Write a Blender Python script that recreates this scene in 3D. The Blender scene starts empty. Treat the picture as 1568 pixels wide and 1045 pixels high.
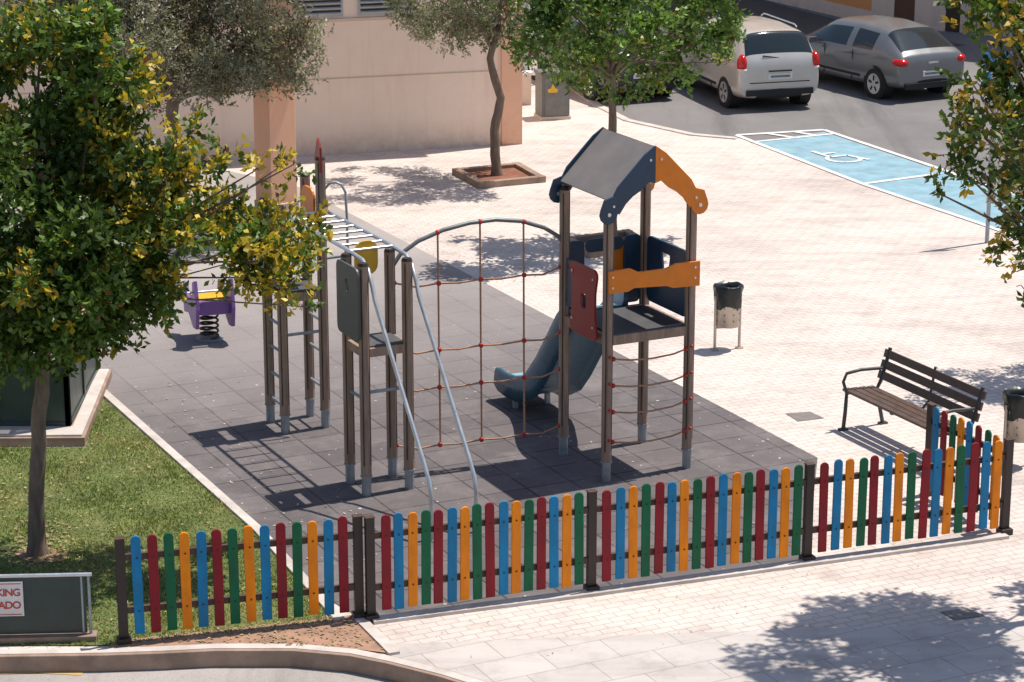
import bpy, bmesh, math, random
import numpy as np
from mathutils import Vector, Matrix
random.seed(7); rng=np.random.default_rng(11)
SC=bpy.context.scene
# ---------------------------------------------------------------- camera / survey
F=3750.0; TH=math.radians(15.8); HC=8.2; CX,CY=784.0,522.5
st,ct=math.sin(TH),math.cos(TH)
def ray(x,y):
    u=(x-CX)/F; v=(CY-y)/F
    return Vector((u,ct+v*st,-st+v*ct))
def G(x,y,z=0.0):
    d=ray(x,y); k=(HC-z)/(-d.z); return Vector((d.x*k,d.y*k,z))
def PY(x,y,Y):
    d=ray(x,y); k=Y/d.y; return Vector((d.x*k,Y,HC+d.z*k))
ANG=math.radians(26.2)
B=Vector((math.cos(ANG),math.sin(ANG),0)); A=Vector((-math.sin(ANG),math.cos(ANG),0))
cam=bpy.data.cameras.new("camera"); co=bpy.data.objects.new("camera",cam); SC.collection.objects.link(co)
co.location=(0,0,HC); co.rotation_euler=(math.pi/2-TH,0,0); cam.sensor_width=36; cam.lens=F/1568*36
cam.clip_end=2000; cam.clip_start=.1; SC.camera=co
# ---------------------------------------------------------------- world + sun
SH=Vector((-.32,-.18,-1))
w=bpy.data.worlds.new("World"); SC.world=w; w.use_nodes=True
nt=w.node_tree; bg=nt.nodes['Background']; sky=nt.nodes.new('ShaderNodeTexSky'); sky.sky_type='NISHITA'
sky.sun_disc=False; el=math.atan2(1,math.hypot(.32,.18)); sky.sun_elevation=el; sky.sun_rotation=math.atan2(.32,.18)
nt.links.new(sky.outputs[0],bg.inputs[0]); bg.inputs[1].default_value=.115
sl=bpy.data.lights.new("sun",'SUN'); sl.energy=5.0; sl.angle=math.radians(.5); sl.color=(1,.935,.84)
so=bpy.data.objects.new("sun",sl); SC.collection.objects.link(so); so.location=(10,10,30)
so.rotation_euler=SH.to_track_quat('-Z','Y').to_euler()
SC.view_settings.view_transform='Standard'; SC.view_settings.look='None'; SC.view_settings.exposure=0
# ---------------------------------------------------------------- materials
def newmat(name):
    m=bpy.data.materials.new(name); m.use_nodes=True; n=m.node_tree
    return m,n,n.nodes,n.links,n.nodes['Principled BSDF']
def c4(c): return (c[0],c[1],c[2],1)
def mix(nd,lk,a,b,fac,mode='MIX'):
    x=nd.new('ShaderNodeMix'); x.data_type='RGBA'; x.blend_type=mode
    for i,s in ((6,a),(7,b),(0,fac)):
        if isinstance(s,(tuple,list)): x.inputs[i].default_value=c4(s)
        elif isinstance(s,(int,float)): x.inputs[i].default_value=s
        else: lk.new(s,x.inputs[i])
    return x.outputs[2]
def coords(nd,lk,rot=0,loc=(0,0,0),scale=(1,1,1)):
    t=nd.new('ShaderNodeTexCoord'); mp=nd.new('ShaderNodeMapping'); mp.inputs['Rotation'].default_value=(0,0,rot)
    mp.inputs['Location'].default_value=loc; mp.inputs['Scale'].default_value=scale
    lk.new(t.outputs['Object'],mp.inputs[0]); return mp.outputs[0]
def noise(nd,lk,vec,scale,detail=5,rough=.6):
    n=nd.new('ShaderNodeTexNoise'); n.inputs['Scale'].default_value=scale; n.inputs['Detail'].default_value=detail
    n.inputs['Roughness'].default_value=rough; lk.new(vec,n.inputs['Vector']); return n.outputs['Fac']
def ramp(nd,lk,f,p0,p1,a=0,b=1):
    r=nd.new('ShaderNodeMapRange'); r.inputs[1].default_value=p0; r.inputs[2].default_value=p1
    r.inputs[3].default_value=a; r.inputs[4].default_value=b; lk.new(f,r.inputs[0]); return r.outputs[0]
def bump(nd,lk,bs,h,st_=.3,d=.01):
    b=nd.new('ShaderNodeBump'); b.inputs['Strength'].default_value=st_; b.inputs['Distance'].default_value=d
    lk.new(h,b.inputs['Height']); lk.new(b.outputs[0],bs.inputs['Normal'])
_mc={}
def M(name,col,rough=.6,var=.2,scale=6,metal=0,stretch=(1,1,1),bmp=.15,fine=60,dirt=None,spec=.5):
    if name in _mc: return _mc[name]
    m,n,nd,lk,bs=newmat(name)
    v=coords(nd,lk,scale=stretch); f=noise(nd,lk,v,scale); f2=noise(nd,lk,v,fine,3)
    lo=tuple(c*(1-var) for c in col); hi=tuple(min(1,c*(1+var)) for c in col)
    c=mix(nd,lk,lo,hi,ramp(nd,lk,f,.3,.7))
    c=mix(nd,lk,c,tuple(x*.7 for x in col),ramp(nd,lk,f2,.5,.8,0,var*1.5))
    if dirt: c=mix(nd,lk,c,dirt,ramp(nd,lk,noise(nd,lk,v,2.3,8),.5,.72,0,.55))
    lk.new(c,bs.inputs['Base Color']); bs.inputs['Metallic'].default_value=metal; bs.inputs['Specular IOR Level'].default_value=spec
    lk.new(ramp(nd,lk,f,.2,.8,max(.05,rough-.1),min(1,rough+.1)),bs.inputs['Roughness'])
    if bmp: bump(nd,lk,bs,f2,bmp,.005)
    _mc[name]=m; return m
def plaza_mat(name,bw,bh,base,joint,ms,off=.5,dr=.94):
    m,n,nd,lk,bs=newmat(name); v=coords(nd,lk,rot=-ANG)
    b=nd.new('ShaderNodeTexBrick'); lk.new(v,b.inputs['Vector']); b.offset=off
    b.inputs['Scale'].default_value=1; b.inputs['Brick Width'].default_value=bw; b.inputs['Row Height'].default_value=bh
    b.inputs['Mortar Size'].default_value=ms; b.inputs['Mortar Smooth'].default_value=.3
    b.inputs['Color1'].default_value=c4(tuple(x*1.03 for x in base)); b.inputs['Color2'].default_value=c4(tuple(x*dr for x in base))
    b.inputs['Mortar'].default_value=c4(joint)
    big=noise(nd,lk,v,.3,6,.65); c=mix(nd,lk,b.outputs[0],(.78,.77,.77),ramp(nd,lk,big,.46,.66,0,.85),'MULTIPLY')
    mid=noise(nd,lk,v,2.4,9,.72); c=mix(nd,lk,c,(.76,.74,.72),ramp(nd,lk,mid,.5,.75,0,.8),'MULTIPLY')
    st2=noise(nd,lk,coords(nd,lk,rot=-ANG,scale=(.3,2.2,1)),1.2,5); c=mix(nd,lk,c,(.88,.87,.86),ramp(nd,lk,st2,.5,.6,0,.8),'MULTIPLY')
    sp=noise(nd,lk,v,22,2); c=mix(nd,lk,c,(.40,.38,.37),ramp(nd,lk,sp,.69,.77,0,.7),'MULTIPLY')
    sp2=noise(nd,lk,v,7,1); c=mix(nd,lk,c,(.62,.60,.58),ramp(nd,lk,sp2,.76,.80,0,.8),'MULTIPLY')
    lk.new(c,bs.inputs['Base Color']); bs.inputs['Roughness'].default_value=.85
    bump(nd,lk,bs,b.outputs['Fac'],-.3,.004)
    return m
m_plaza=plaza_mat('plaza_paving',.2,.1,(.70,.61,.56),(.44,.38,.35),.006)
m_walk=plaza_mat('sidewalk_slabs',.6,.4,(.585,.535,.505),(.38,.34,.32),.006,.5,.96)
def rubber():
    m,n,nd,lk,bs=newmat('rubber_tiles'); v=coords(nd,lk,rot=-ANG)
    b=nd.new('ShaderNodeTexBrick'); lk.new(v,b.inputs['Vector']); b.offset=0
    for k,x in (('Scale',1),('Brick Width',.5),('Row Height',.5),('Mortar Size',.012),('Mortar Smooth',.5)): b.inputs[k].default_value=x
    b.inputs['Color1'].default_value=(.158,.138,.141,1); b.inputs['Color2'].default_value=(.122,.107,.110,1); b.inputs['Mortar'].default_value=(.052,.046,.046,1)
    s=nd.new('ShaderNodeSeparateXYZ'); lk.new(v,s.inputs[0])
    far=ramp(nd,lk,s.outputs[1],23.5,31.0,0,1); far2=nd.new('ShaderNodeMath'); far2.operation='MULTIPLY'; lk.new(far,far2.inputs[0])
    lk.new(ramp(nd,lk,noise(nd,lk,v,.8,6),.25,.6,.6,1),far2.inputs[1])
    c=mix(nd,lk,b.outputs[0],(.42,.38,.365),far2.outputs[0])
    c=mix(nd,lk,c,(.27,.24,.235),ramp(nd,lk,noise(nd,lk,v,1.6,9,.7),.48,.75,0,.7))
    c=mix(nd,lk,c,(.5,.5,.5),ramp(nd,lk,noise(nd,lk,v,45,4,.8),.5,.75,0,.5),'MULTIPLY')
    c=mix(nd,lk,c,(.6,.55,.52),ramp(nd,lk,noise(nd,lk,v,14,1),.76,.78,0,.9))
    lk.new(c,bs.inputs['Base Color']); bs.inputs['Roughness'].default_value=.9; bs.inputs['Specular IOR Level'].default_value=.3
    bump(nd,lk,bs,b.outputs['Fac'],-.5,.008); return m
m_rub=rubber()
def asphalt(name,base):
    m,n,nd,lk,bs=newmat(name); v=coords(nd,lk,rot=-ANG)
    c=mix(nd,lk,tuple(x*.85 for x in base),tuple(x*1.15 for x in base),ramp(nd,lk,noise(nd,lk,v,.5,8,.65),.3,.7))
    c=mix(nd,lk,c,(.45,.45,.45),ramp(nd,lk,noise(nd,lk,coords(nd,lk,rot=-ANG,scale=(1.6,.15,1)),1,6),.5,.7,0,.55),'MULTIPLY')
    c=mix(nd,lk,c,(.5,.5,.5),ramp(nd,lk,noise(nd,lk,v,60,3),.5,.7,0,.5),'MULTIPLY')
    lk.new(c,bs.inputs['Base Color']); bs.inputs['Roughness'].default_value=.85; bump(nd,lk,bs,noise(nd,lk,v,90,2),.3,.004); return m
m_asph=asphalt('asphalt',(.205,.195,.195)); m_groundm=asphalt('asphalt_ground',(.38,.345,.325)); m_asphd=asphalt('asphalt_shaded',(.09,.087,.086))  # the last one is road asphalt with shade put into its colour
m_lawn=M('lawn_soil',(.125,.155,.042),.9,.4,3,bmp=.6,fine=40,dirt=(.22,.19,.085))
m_dirt=M('dirt',(.36,.215,.145),.95,.3,5,bmp=.8,fine=30)
m_conc=M('concrete_edge',(.58,.52,.48),.85,.15,5,dirt=(.34,.28,.23))
m_kerb=M('kerb_stone',(.34,.235,.175),.85,.25,5,dirt=(.14,.10,.075))
m_blue=M('blue_paint',(.245,.41,.49),.8,.2,3,dirt=(.34,.38,.40),bmp=.2,spec=.3)
m_white=M('white_paint',(.75,.74,.72),.7,.1,4,dirt=(.5,.48,.46))
m_yel=M('yellow_paint',(.65,.40,.10),.7,.15,6,dirt=(.45,.36,.25))
def wallm(name,base,stain):
    m,n,nd,lk,bs=newmat(name); v=coords(nd,lk)
    c=mix(nd,lk,tuple(x*.95 for x in base),tuple(min(1,x*1.04) for x in base),ramp(nd,lk,noise(nd,lk,v,1.2,8,.7),.3,.7))
    s=noise(nd,lk,coords(nd,lk,scale=(2.2,2.2,.25)),2,7,.7); c=mix(nd,lk,c,stain,ramp(nd,lk,s,.52,.8,0,.5))
    sp=nd.new('ShaderNodeSeparateXYZ'); lk.new(v,sp.inputs[0])
    low=nd.new('ShaderNodeMath'); low.operation='MULTIPLY'; lk.new(ramp(nd,lk,sp.outputs[2],0,.55,.8,0),low.inputs[0]); lk.new(ramp(nd,lk,noise(nd,lk,v,3,9,.75),.35,.7),low.inputs[1])
    c=mix(nd,lk,c,tuple(x*.8 for x in stain),low.outputs[0])
    lk.new(c,bs.inputs['Base Color']); bs.inputs['Roughness'].default_value=.9; bump(nd,lk,bs,noise(nd,lk,v,40,4),.25,.006); return m
m_wall=wallm('peach_stucco',(.96,.77,.63),(.78,.54,.39)); m_wallo=wallm('orange_stucco',(.92,.53,.35),(.74,.40,.25))
m_ora=wallm('deep_orange_stucco',(.72,.32,.12),(.55,.25,.1)); m_crm=wallm('cream_stucco',(.72,.58,.48),(.55,.44,.36))
m_post=M('weathered_timber',(.33,.225,.165),.6,.35,5,stretch=(6,6,.6),fine=30,dirt=(.40,.33,.27))
m_groove=M('timber_groove',(.06,.043,.035),.8,.3,6)
m_galv=M('galvanised_steel',(.34,.38,.41),.45,.2,10,metal=.4)
m_archm=M('grey_tube',(.17,.19,.20),.45,.15,8,metal=.3)
m_steel=M('brushed_steel',(.66,.68,.70),.32,.08,8,metal=.7)
m_navy=M('navy_panel',(.018,.052,.10),.4,.2,5,bmp=.05)
m_navy2=M('slide_navy',(.055,.14,.21),.3,.15,4,bmp=.03)
m_opan=M('orange_panel',(.84,.23,.007),.45,.1,5,bmp=.03,dirt=(.66,.20,.015))
m_rpan=M('red_panel',(.30,.018,.016),.4,.15,5,bmp=.03)
m_gpan=M('slate_panel',(.075,.095,.095),.45,.15,5,bmp=.05)
m_roof=M('roof_board',(.24,.212,.20),.6,.12,3,bmp=.05,dirt=(.32,.285,.27),spec=.3)
m_plat=M('platform_board',(.085,.085,.09),.6,.2,5)
m_rope=M('rope',(.46,.25,.15),.8,.2,30); m_red=M('red_clamp',(.54,.03,.02),.4,.1,5,bmp=0)
m_dark=M('dark_brown_metal',(.032,.020,.016),.5,.3,8); m_rail=M('fence_rail',(.09,.05,.032),.6,.3,8)
def pk(n,c): return M(n,c,.62,.22,7,stretch=(1,1,.5),bmp=.1,dirt=tuple(x*.7+.012 for x in c),spec=.3)
m_pk=[pk('picket_blue',(.008,.20,.42)),pk('picket_red',(.25,.012,.020)),pk('picket_green',(.005,.125,.052)),pk('picket_orange',(.90,.25,.005))]
m_slat=M('bench_slats',(.11,.07,.052),.45,.35,8,stretch=(1,6,6)); m_iron=M('bench_iron',(.05,.055,.055),.45,.2,8)
m_bag=M('black_bag',(.012,.018,.018),.35,.3,15,bmp=.5,fine=20); m_bin=M('bin_steel',(.52,.45,.38),.4,.12,10,metal=.4)
m_bark=M('bark',(.19,.14,.105),.9,.4,9,stretch=(2,2,.5),bmp=.9,fine=25)
m_dgreen=M('dark_green_metal',(.03,.052,.046),.4,.25,4); m_purple=M('purple_panel',(.19,.09,.30),.4,.1,5,bmp=.03)
m_ygl=M('yellow_panel',(.75,.44,.03),.4,.1,5,bmp=.03); m_gbox=M('grey_cabinet',(.14,.14,.13),.55,.2,3)
m_black=M('tyre_rubber',(.018,.018,.019),.75,.2,10); m_redl=M('tail_lamp',(.55,.012,.012),.15,.1,5,bmp=0)
m_plate=M('number_plate',(.75,.75,.72),.4,.03,5,bmp=0); m_text=M('sign_lettering',(.50,.05,.03),.6,.1,5,bmp=0)
m_sgnb=M('sign_blue',(.02,.22,.5),.4,.05,5,bmp=0); m_brown=M('garage_brown',(.12,.05,.03),.6,.15,3,stretch=(6,6,.5))
m_shut=M('shutter_grey',(.48,.50,.50),.6,.1,5)
def glassm(name,c,a=1):
    m,n,nd,lk,bs=newmat(name); f=noise(nd,lk,coords(nd,lk),1.5); lk.new(mix(nd,lk,c,tuple(x*1.8 for x in c),f),bs.inputs['Base Color'])
    bs.inputs['Roughness'].default_value=.06; bs.inputs['Alpha'].default_value=a; bs.inputs['Specular IOR Level'].default_value=.7; return m
m_glass=glassm('car_glass',(.015,.022,.026)); m_pane=glassm('glass_pane',(.05,.08,.075),.45)
def paint(name,c,metal=.5):
    m=M(name,c,.35,.05,3,metal=metal,bmp=0); bs=m.node_tree.nodes['Principled BSDF']; bs.inputs['Coat Weight'].default_value=.8; bs.inputs['Coat Roughness'].default_value=.08; return m
# ---------------------------------------------------------------- mesh helpers
def group(name,loc,rot=0,sc=1):
    e=bpy.data.objects.new(name,None); SC.collection.objects.link(e); e.location=loc; e.rotation_euler=(0,0,rot); e.scale=(sc,sc,sc); e.empty_display_size=.2; return e
class MB:
    def __init__(s): s.v=[];s.f=[];s.m=[];s.sm=[];s.mats=[]
    def mi(s,m):
        if m not in s.mats: s.mats.append(m)
        return s.mats.index(m)
    def add(s,vs,fs,m,smooth=False):
        o=len(s.v); s.v+= [tuple(x) for x in vs]; i=s.mi(m)
        for f in fs: s.f.append(tuple(o+k for k in f)); s.m.append(i); s.sm.append(smooth)
    def box(s,c,sz,m,rx=0,ry=0,rz=0):
        R=Matrix.Rotation(rz,3,'Z')@Matrix.Rotation(ry,3,'Y')@Matrix.Rotation(rx,3,'X'); c=Vector(c)
        vs=[c+R@Vector((a*sz[0]/2,b*sz[1]/2,d*sz[2]/2)) for a in(-1,1) for b in(-1,1) for d in(-1,1)]
        s.add(vs,[(0,1,3,2),(4,6,7,5),(0,4,5,1),(2,3,7,6),(0,2,6,4),(1,5,7,3)],m)
    def prism(s,pts,ext,m):
        pts=[Vector(p) for p in pts]; e=Vector(ext); n=len(pts)
        vs=pts+[p+e for p in pts]
        fs=[tuple(range(n-1,-1,-1)),tuple(range(n,2*n))]+[(i,(i+1)%n,n+(i+1)%n,n+i) for i in range(n)]
        s.add(vs,fs,m)
    def face(s,pts,m): s.add(pts,[tuple(range(len(pts)))],m)
    def tube(s,pts,r,m,seg=8,smooth=True,cap=True):
        pts=[Vector(p) for p in pts]; n=len(pts)
        rs=r if isinstance(r,(list,tuple)) else [r]*n
        vs=[];prev=None
        for i,p in enumerate(pts):
            d=(pts[min(i+1,n-1)]-pts[max(i-1,0)]).normalized()
            if prev is None:
                ref=Vector((1,0,0)) if abs(d.x)<.9 else Vector((0,1,0))
                a=(ref-d*ref.dot(d)).normalized()
            else: a=(prev-d*prev.dot(d)).normalized()
            prev=a; b=d.cross(a)
            for k in range(seg):
                t=2*math.pi*(k+.5)/seg; vs.append(p+(a*math.cos(t)+b*math.sin(t))*rs[i])
        fs=[(i*seg+k,i*seg+(k+1)%seg,(i+1)*seg+(k+1)%seg,(i+1)*seg+k) for i in range(n-1) for k in range(seg)]
        s.add(vs,fs,m,smooth)
        if cap: s.add(vs[:seg],[tuple(range(seg-1,-1,-1))],m); s.add(vs[-seg:],[tuple(range(seg))],m)
    def ball(s,c,r,m,seg=8,rings=5):
        c=Vector(c); rr=r if isinstance(r,(tuple,list)) else (r,r,r); vs=[];fs=[]
        for i in range(1,rings):
            ph=math.pi*i/rings
            for k in range(seg):
                t=2*math.pi*k/seg; vs.append(c+Vector((rr[0]*math.sin(ph)*math.cos(t),rr[1]*math.sin(ph)*math.sin(t),rr[2]*math.cos(ph))))
        vs+= [c+Vector((0,0,rr[2])),c-Vector((0,0,rr[2]))]; T=len(vs)-2
        for i in range(rings-2):
            for k in range(seg): fs.append((i*seg+k,(i+1)*seg+k,(i+1)*seg+(k+1)%seg,i*seg+(k+1)%seg))
        for k in range(seg): fs.append((T,k,(k+1)%seg)); fs.append((T+1,(rings-2)*seg+(k+1)%seg,(rings-2)*seg+k))
        s.add(vs,fs,m,True)
    def build(s,name,parent=None,loc=(0,0,0),rot=0,bevel=0,subsurf=0):
        me=bpy.data.meshes.new(name); me.from_pydata(s.v,[],s.f)
        for m in s.mats: me.materials.append(m)
        me.polygons.foreach_set('material_index',s.m); me.polygons.foreach_set('use_smooth',s.sm)
        bm=bmesh.new(); bm.from_mesh(me)
        if subsurf: bmesh.ops.remove_doubles(bm,verts=bm.verts,dist=1e-5)
        bmesh.ops.recalc_face_normals(bm,faces=bm.faces); bm.to_mesh(me); bm.free(); me.update()
        o=bpy.data.objects.new(name,me); SC.collection.objects.link(o); o.location=loc; o.rotation_euler=(0,0,rot)
        if parent: o.parent=parent
        if bevel:
            b=o.modifiers.new('bevel','BEVEL'); b.width=bevel; b.segments=2; b.limit_method='ANGLE'
        if subsurf:
            b=o.modifiers.new('sub','SUBSURF'); b.levels=subsurf; b.render_levels=subsurf
        return o
def sheet(name,px,z,mat,world=False):
    pts=[(p if world else G(p[0],p[1])) for p in px]
    me=bpy.data.meshes.new(name); bm=bmesh.new()
    f=bm.faces.new([bm.verts.new((p[0],p[1],z)) for p in pts]); f.normal_update()
    if f.normal.z<0: bmesh.ops.reverse_faces(bm,faces=[f])
    bmesh.ops.triangulate(bm,faces=bm.faces); bm.to_mesh(me); bm.free(); me.materials.append(mat)
    o=bpy.data.objects.new(name,me); SC.collection.objects.link(o); return o
def strip(name,px,wd,z0,z1,mat,parent=None,world=False,side=0):
    pts=[Vector(p) if world else G(*p) for p in px]; L=[];R=[]
    for i,p in enumerate(pts):
        d=(pts[min(i+1,len(pts)-1)]-pts[max(i-1,0)]); d.z=0; d.normalize(); n=Vector((-d.y,d.x,0))
        L.append(p+n*wd*(.5+side)); R.append(p-n*wd*(.5-side))
    mb=MB(); n=len(pts); vs=[]
    for l,r in zip(L,R): vs+=[(l.x,l.y,z0),(r.x,r.y,z0),(r.x,r.y,z1),(l.x,l.y,z1)]
    fs=[(4*i+k,4*i+(k+1)%4,4*i+4+(k+1)%4,4*i+4+k) for i in range(n-1) for k in range(4)]+[(0,1,2,3),(4*n-4,4*n-3,4*n-2,4*n-1)]
    mb.add(vs,fs,mat); return mb.build(name,parent,bevel=.006 if z1-z0>.03 else 0)
# ---------------------------------------------------------------- ground
sheet('ground',[(-400,-200),(400,-200),(400,900),(-400,900)],-.14,m_groundm,True)
kerb=[(-300,1003),(0,1002),(160,1000),(250,997),(330,993),(450,993),(540,1001),(600,1013),(680,1033),(760,1058),(900,1105),(1100,1160)]
kp=[G(*p) for p in kerb]
poly=[Vector((-60,kp[0].y,0))]+kp+[Vector((12,kp[-1].y-1,0)),Vector((70,10,0)),Vector((80,140,0)),Vector((-80,140,0))]
sheet('plaza_pavement',[(p.x,p.y) for p in poly],0,m_plaza,True)
strip('kerb',kerb,.16,-.14,.012,m_kerb)
strip('kerb_cap',[(p[0],p[1]-1) for p in kerb],.10,.012,.017,m_conc)
sheet('sidewalk',[(596,1004),(578,988),(900,975),(1300,962),(1750,948),(1900,1000),(1900,1150),(1100,1150),(900,1098),(760,1052),(680,1028),(600,1008)],.004,m_walk)
road=[(870,128),(915,160),(960,183),(1060,205),(1140,213),(1320,284),(1500,344),(1900,490)]
rp=[G(*p) for p in road]+[Vector((60,20,0)),Vector((80,130,0)),Vector((-40,130,0)),G(700,80)]
sheet('road',[(p.x,p.y) for p in rp],.004,m_asph,True)
sheet('road_painted_shade',[(860,60),(1040,88),(1300,92),(1480,70),(1335,44),(1215,14),(1060,-30),(860,-20)],.007,m_asphd)  # shade on the far road, painted as a darker sheet over the asphalt
sheet('blue_parking_bay',[(1160,218),(1262,203),(1420,256),(1560,304),(1900,425),(1900,488),(1500,341),(1322,281)],.008,m_blue)
mk=MB()
def mark(px,wd,m=m_white,z=.012):
    pts=[G(*p) for p in px]
    for a,b in zip(pts[:-1],pts[1:]):
        d=(b-a).normalized(); n=Vector((-d.y,d.x,0))*wd/2
        mk.face([(q.x,q.y,z) for q in (a+n,b+n,b-n,a-n)],m)
mark([(1128,208),(1322,283),(1500,343),(1700,414)],.10)
mark([(1262,200),(1420,253),(1560,302),(1750,370)],.10,z=.013)
mark([(1128,208),(1262,200)],.12,z=.014); mark([(1150,219),(1278,206)],.09,z=.015)
mark([(1322,283),(1440,267)],.10,z=.016)
mark([(1175,206),(1215,212)],.10,z=.017);mark([(1215,203),(1250,209)],.10,z=.017)
c=G(1282,243)
def wl(pts,wd=.08,z=.018):
    P=[c+B*a*.85+A*b*.85 for a,b in pts]
    for a,b in zip(P[:-1],P[1:]):
        d=(b-a).normalized(); n=Vector((-d.y,d.x,0))*wd/2
        mk.face([(q.x,q.y,z) for q in (a+n,b+n,b-n,a-n)],m_white)
wl([(.05+.33*math.cos(t),-.15+.33*math.sin(t)) for t in np.linspace(2.2,6.6,12)])
wl([(-.1,.75),(-.1,.1),(.3,.1),(.45,-.45)],z=.02); wl([(-.1,.42),(.22,.42)],z=.022)
mk.build('road_markings')
strip('road_edge_kerb',[(870,130),(915,162),(960,185),(1060,207),(1128,213)],.15,0,.02,m_conc)
m_cov=M('cover_iron',(.22,.195,.18),.6)
sheet('access_cover',[(1203,634),(1240,631),(1262,641),(1222,646)],.005,m_cov)
sheet('access_cover.001',[(1440,938),(1480,932),(1508,944),(1462,950)],.008,m_cov)
sheet('rubber_play_surface',[(455,286),(735,430),(1252,702),(1236,858),(905,903),(556,950),(480,905),(395,812),(160,606),(-420,90)],.006,m_rub)
lawnpx=[(-500,694),(130,686),(158,612),(395,818),(478,908),(505,955),(185,990),(-500,990)]
sheet('lawn_soil',lawnpx,.010,m_lawn)
sheet('soil_bed',[(175,984),(540,944),(560,962),(600,1003),(540,996),(450,989),(330,989),(165,995)],.014,m_dirt)
strip('lawn_edging',[(155,600),(395,814),(478,905),(520,952)],.10,0,.035,m_conc)
strip('paving_edge',[(548,948),(604,1004)],.10,0,.03,m_conc)
strip('fence_footing',[(570,953),(905,910),(1236,864),(1540,822)],.13,0,.03,m_conc)
def inpoly(x,y,P):
    r=False; j=len(P)-1
    for i in range(len(P)):
        if (P[i][1]>y)!=(P[j][1]>y) and x<(P[j][0]-P[i][0])*(y-P[i][1])/(P[j][1]-P[i][1])+P[i][0]: r=not r
        j=i
    return r
def attr_mat(name,trans=.35,rough=.55):
    m,n,nd,lk,bs=newmat(name); a=nd.new('ShaderNodeAttribute'); a.attribute_name='Col'
    lk.new(a.outputs['Color'],bs.inputs['Base Color']); bs.inputs['Roughness'].default_value=rough
    t=nd.new('ShaderNodeBsdfTranslucent'); lk.new(mix(nd,lk,a.outputs['Color'],(1.0,1.0,.35),1.0,'MULTIPLY'),t.inputs[0])
    x=nd.new('ShaderNodeMixShader'); x.inputs[0].default_value=trans; lk.new(bs.outputs[0],x.inputs[1]); lk.new(t.outputs[0],x.inputs[2])
    lk.new(x.outputs[0],nd['Material Output'].inputs[0]); return m
m_leaf=attr_mat('leaves',.32,.45); m_blade=attr_mat('grass_blades',.3,.6); m_litter=attr_mat('dry_leaves',.1,.8)
def mesh_np(name,V,k,C,mat,parent=None,loc=(0,0,0)):
    n=len(V)//k; me=bpy.data.meshes.new(name); me.vertices.add(len(V)); me.vertices.foreach_set('co',V.astype(np.float32).ravel())
    me.loops.add(n*k); me.loops.foreach_set('vertex_index',np.arange(n*k,dtype=np.int32)); me.polygons.add(n)
    me.polygons.foreach_set('loop_start',np.arange(0,n*k,k,dtype=np.int32)); me.update(calc_edges=True)
    ca=me.color_attributes.new('Col','FLOAT_COLOR','POINT'); cc=np.ones((len(V),4),np.float32); cc[:,:3]=np.repeat(C,k,0); ca.data.foreach_set('color',cc.ravel())
    me.materials.append(mat); o=bpy.data.objects.new(name,me); SC.collection.objects.link(o); o.location=loc
    if parent: o.parent=parent
    return o
def scatter(P,N):
    W=[G(*p) for p in P]; xs=[p.x for p in W]; ys=[p.y for p in W]; pp=[]
    lo,hi=max(min(xs),-6.5),max(xs)
    while len(pp)<N:
        x=random.uniform(lo,hi); y=random.uniform(min(ys),max(ys))
        if inpoly(x,y,W): pp.append((x,y))
    return np.array(pp)
def grass(P,N,name):
    p=scatter(P,N); h=rng.uniform(.012,.036,N)*(1+.5*np.sin(p[:,0]*5)*np.sin(p[:,1]*4)); a=rng.uniform(0,6.28,N); wd=rng.uniform(.004,.008,N)
    V=np.zeros((N,3,3)); V[:,0,:2]=p-np.c_[np.cos(a),np.sin(a)]*wd[:,None]; V[:,1,:2]=p+np.c_[np.cos(a),np.sin(a)]*wd[:,None]
    V[:,2,:2]=p+rng.normal(0,.02,(N,2)); V[:,:2,2]=.01; V[:,2,2]=.01+h
    base=np.array([.19,.265,.065]); dry=np.array([.50,.44,.19]); q=np.sin(p[:,0]*2.3+1)*np.cos(p[:,1]*1.9)+.6*np.sin(p[:,0]*6.1+p[:,1]*3)*np.cos(p[:,1]*5.3-p[:,0]*2)
    t=np.clip(rng.uniform(-.25,.7,N)+.4*q,0,1)[:,None]
    C=(base*(1-t)+dry*t)*rng.uniform(.55,1.3,(N,1)); mesh_np(name,V.reshape(-1,3),3,C,m_blade)
grass(lawnpx,60000,'grass')
def litter(P,N,name,z,sz=.03,col=((.30,.19,.10),(.45,.36,.2))):
    p=scatter(P,N); a=rng.uniform(0,6.28,N); s=rng.uniform(.5,1.2,N)*sz; V=np.zeros((N,4,3))
    for k in range(4):
        t=a+k*math.pi/2; r=s*(1 if k%2 else .5); V[:,k,0]=p[:,0]+np.cos(t)*r; V[:,k,1]=p[:,1]+np.sin(t)*r; V[:,k,2]=z+rng.uniform(.001,.014,N)
    k=rng.random((N,1)); C=np.array(col[0])*(1-k)+np.array(col[1])*k; mesh_np(name,V.reshape(-1,3),4,C,m_litter)
litter([(175,984),(540,944),(560,962),(596,1000),(540,994),(330,988)],350,'leaf_litter',.016,.022)
litter([(160,620),(395,820),(470,900),(620,860),(420,640),(300,560)],140,'leaf_litter.001',.008,.02,((.4,.33,.25),(.6,.55,.5)))
litter([(-300,694),(130,690),(158,620),(470,900),(480,960),(185,985),(-300,985)],500,'leaf_litter.002',.03,.02,((.45,.33,.12),(.5,.42,.2)))
litter([(580,950),(1236,868),(1560,826),(1560,1000),(700,1010)],80,'leaf_litter.003',.006,.013,((.25,.17,.1),(.35,.27,.17)))
litter([(480,880),(1230,700),(735,440),(500,420),(200,600)],130,'leaf_litter.004',.008,.013,((.5,.42,.35),(.7,.65,.6)))
litter([(20,800),(100,800),(130,850),(60,880),(0,860)],160,'leaf_litter.005',.02,.03)
litter([(640,380),(860,370),(860,430),(700,440)],50,'leaf_litter.006',.006,.02,((.35,.3,.12),(.4,.3,.1)))
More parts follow.
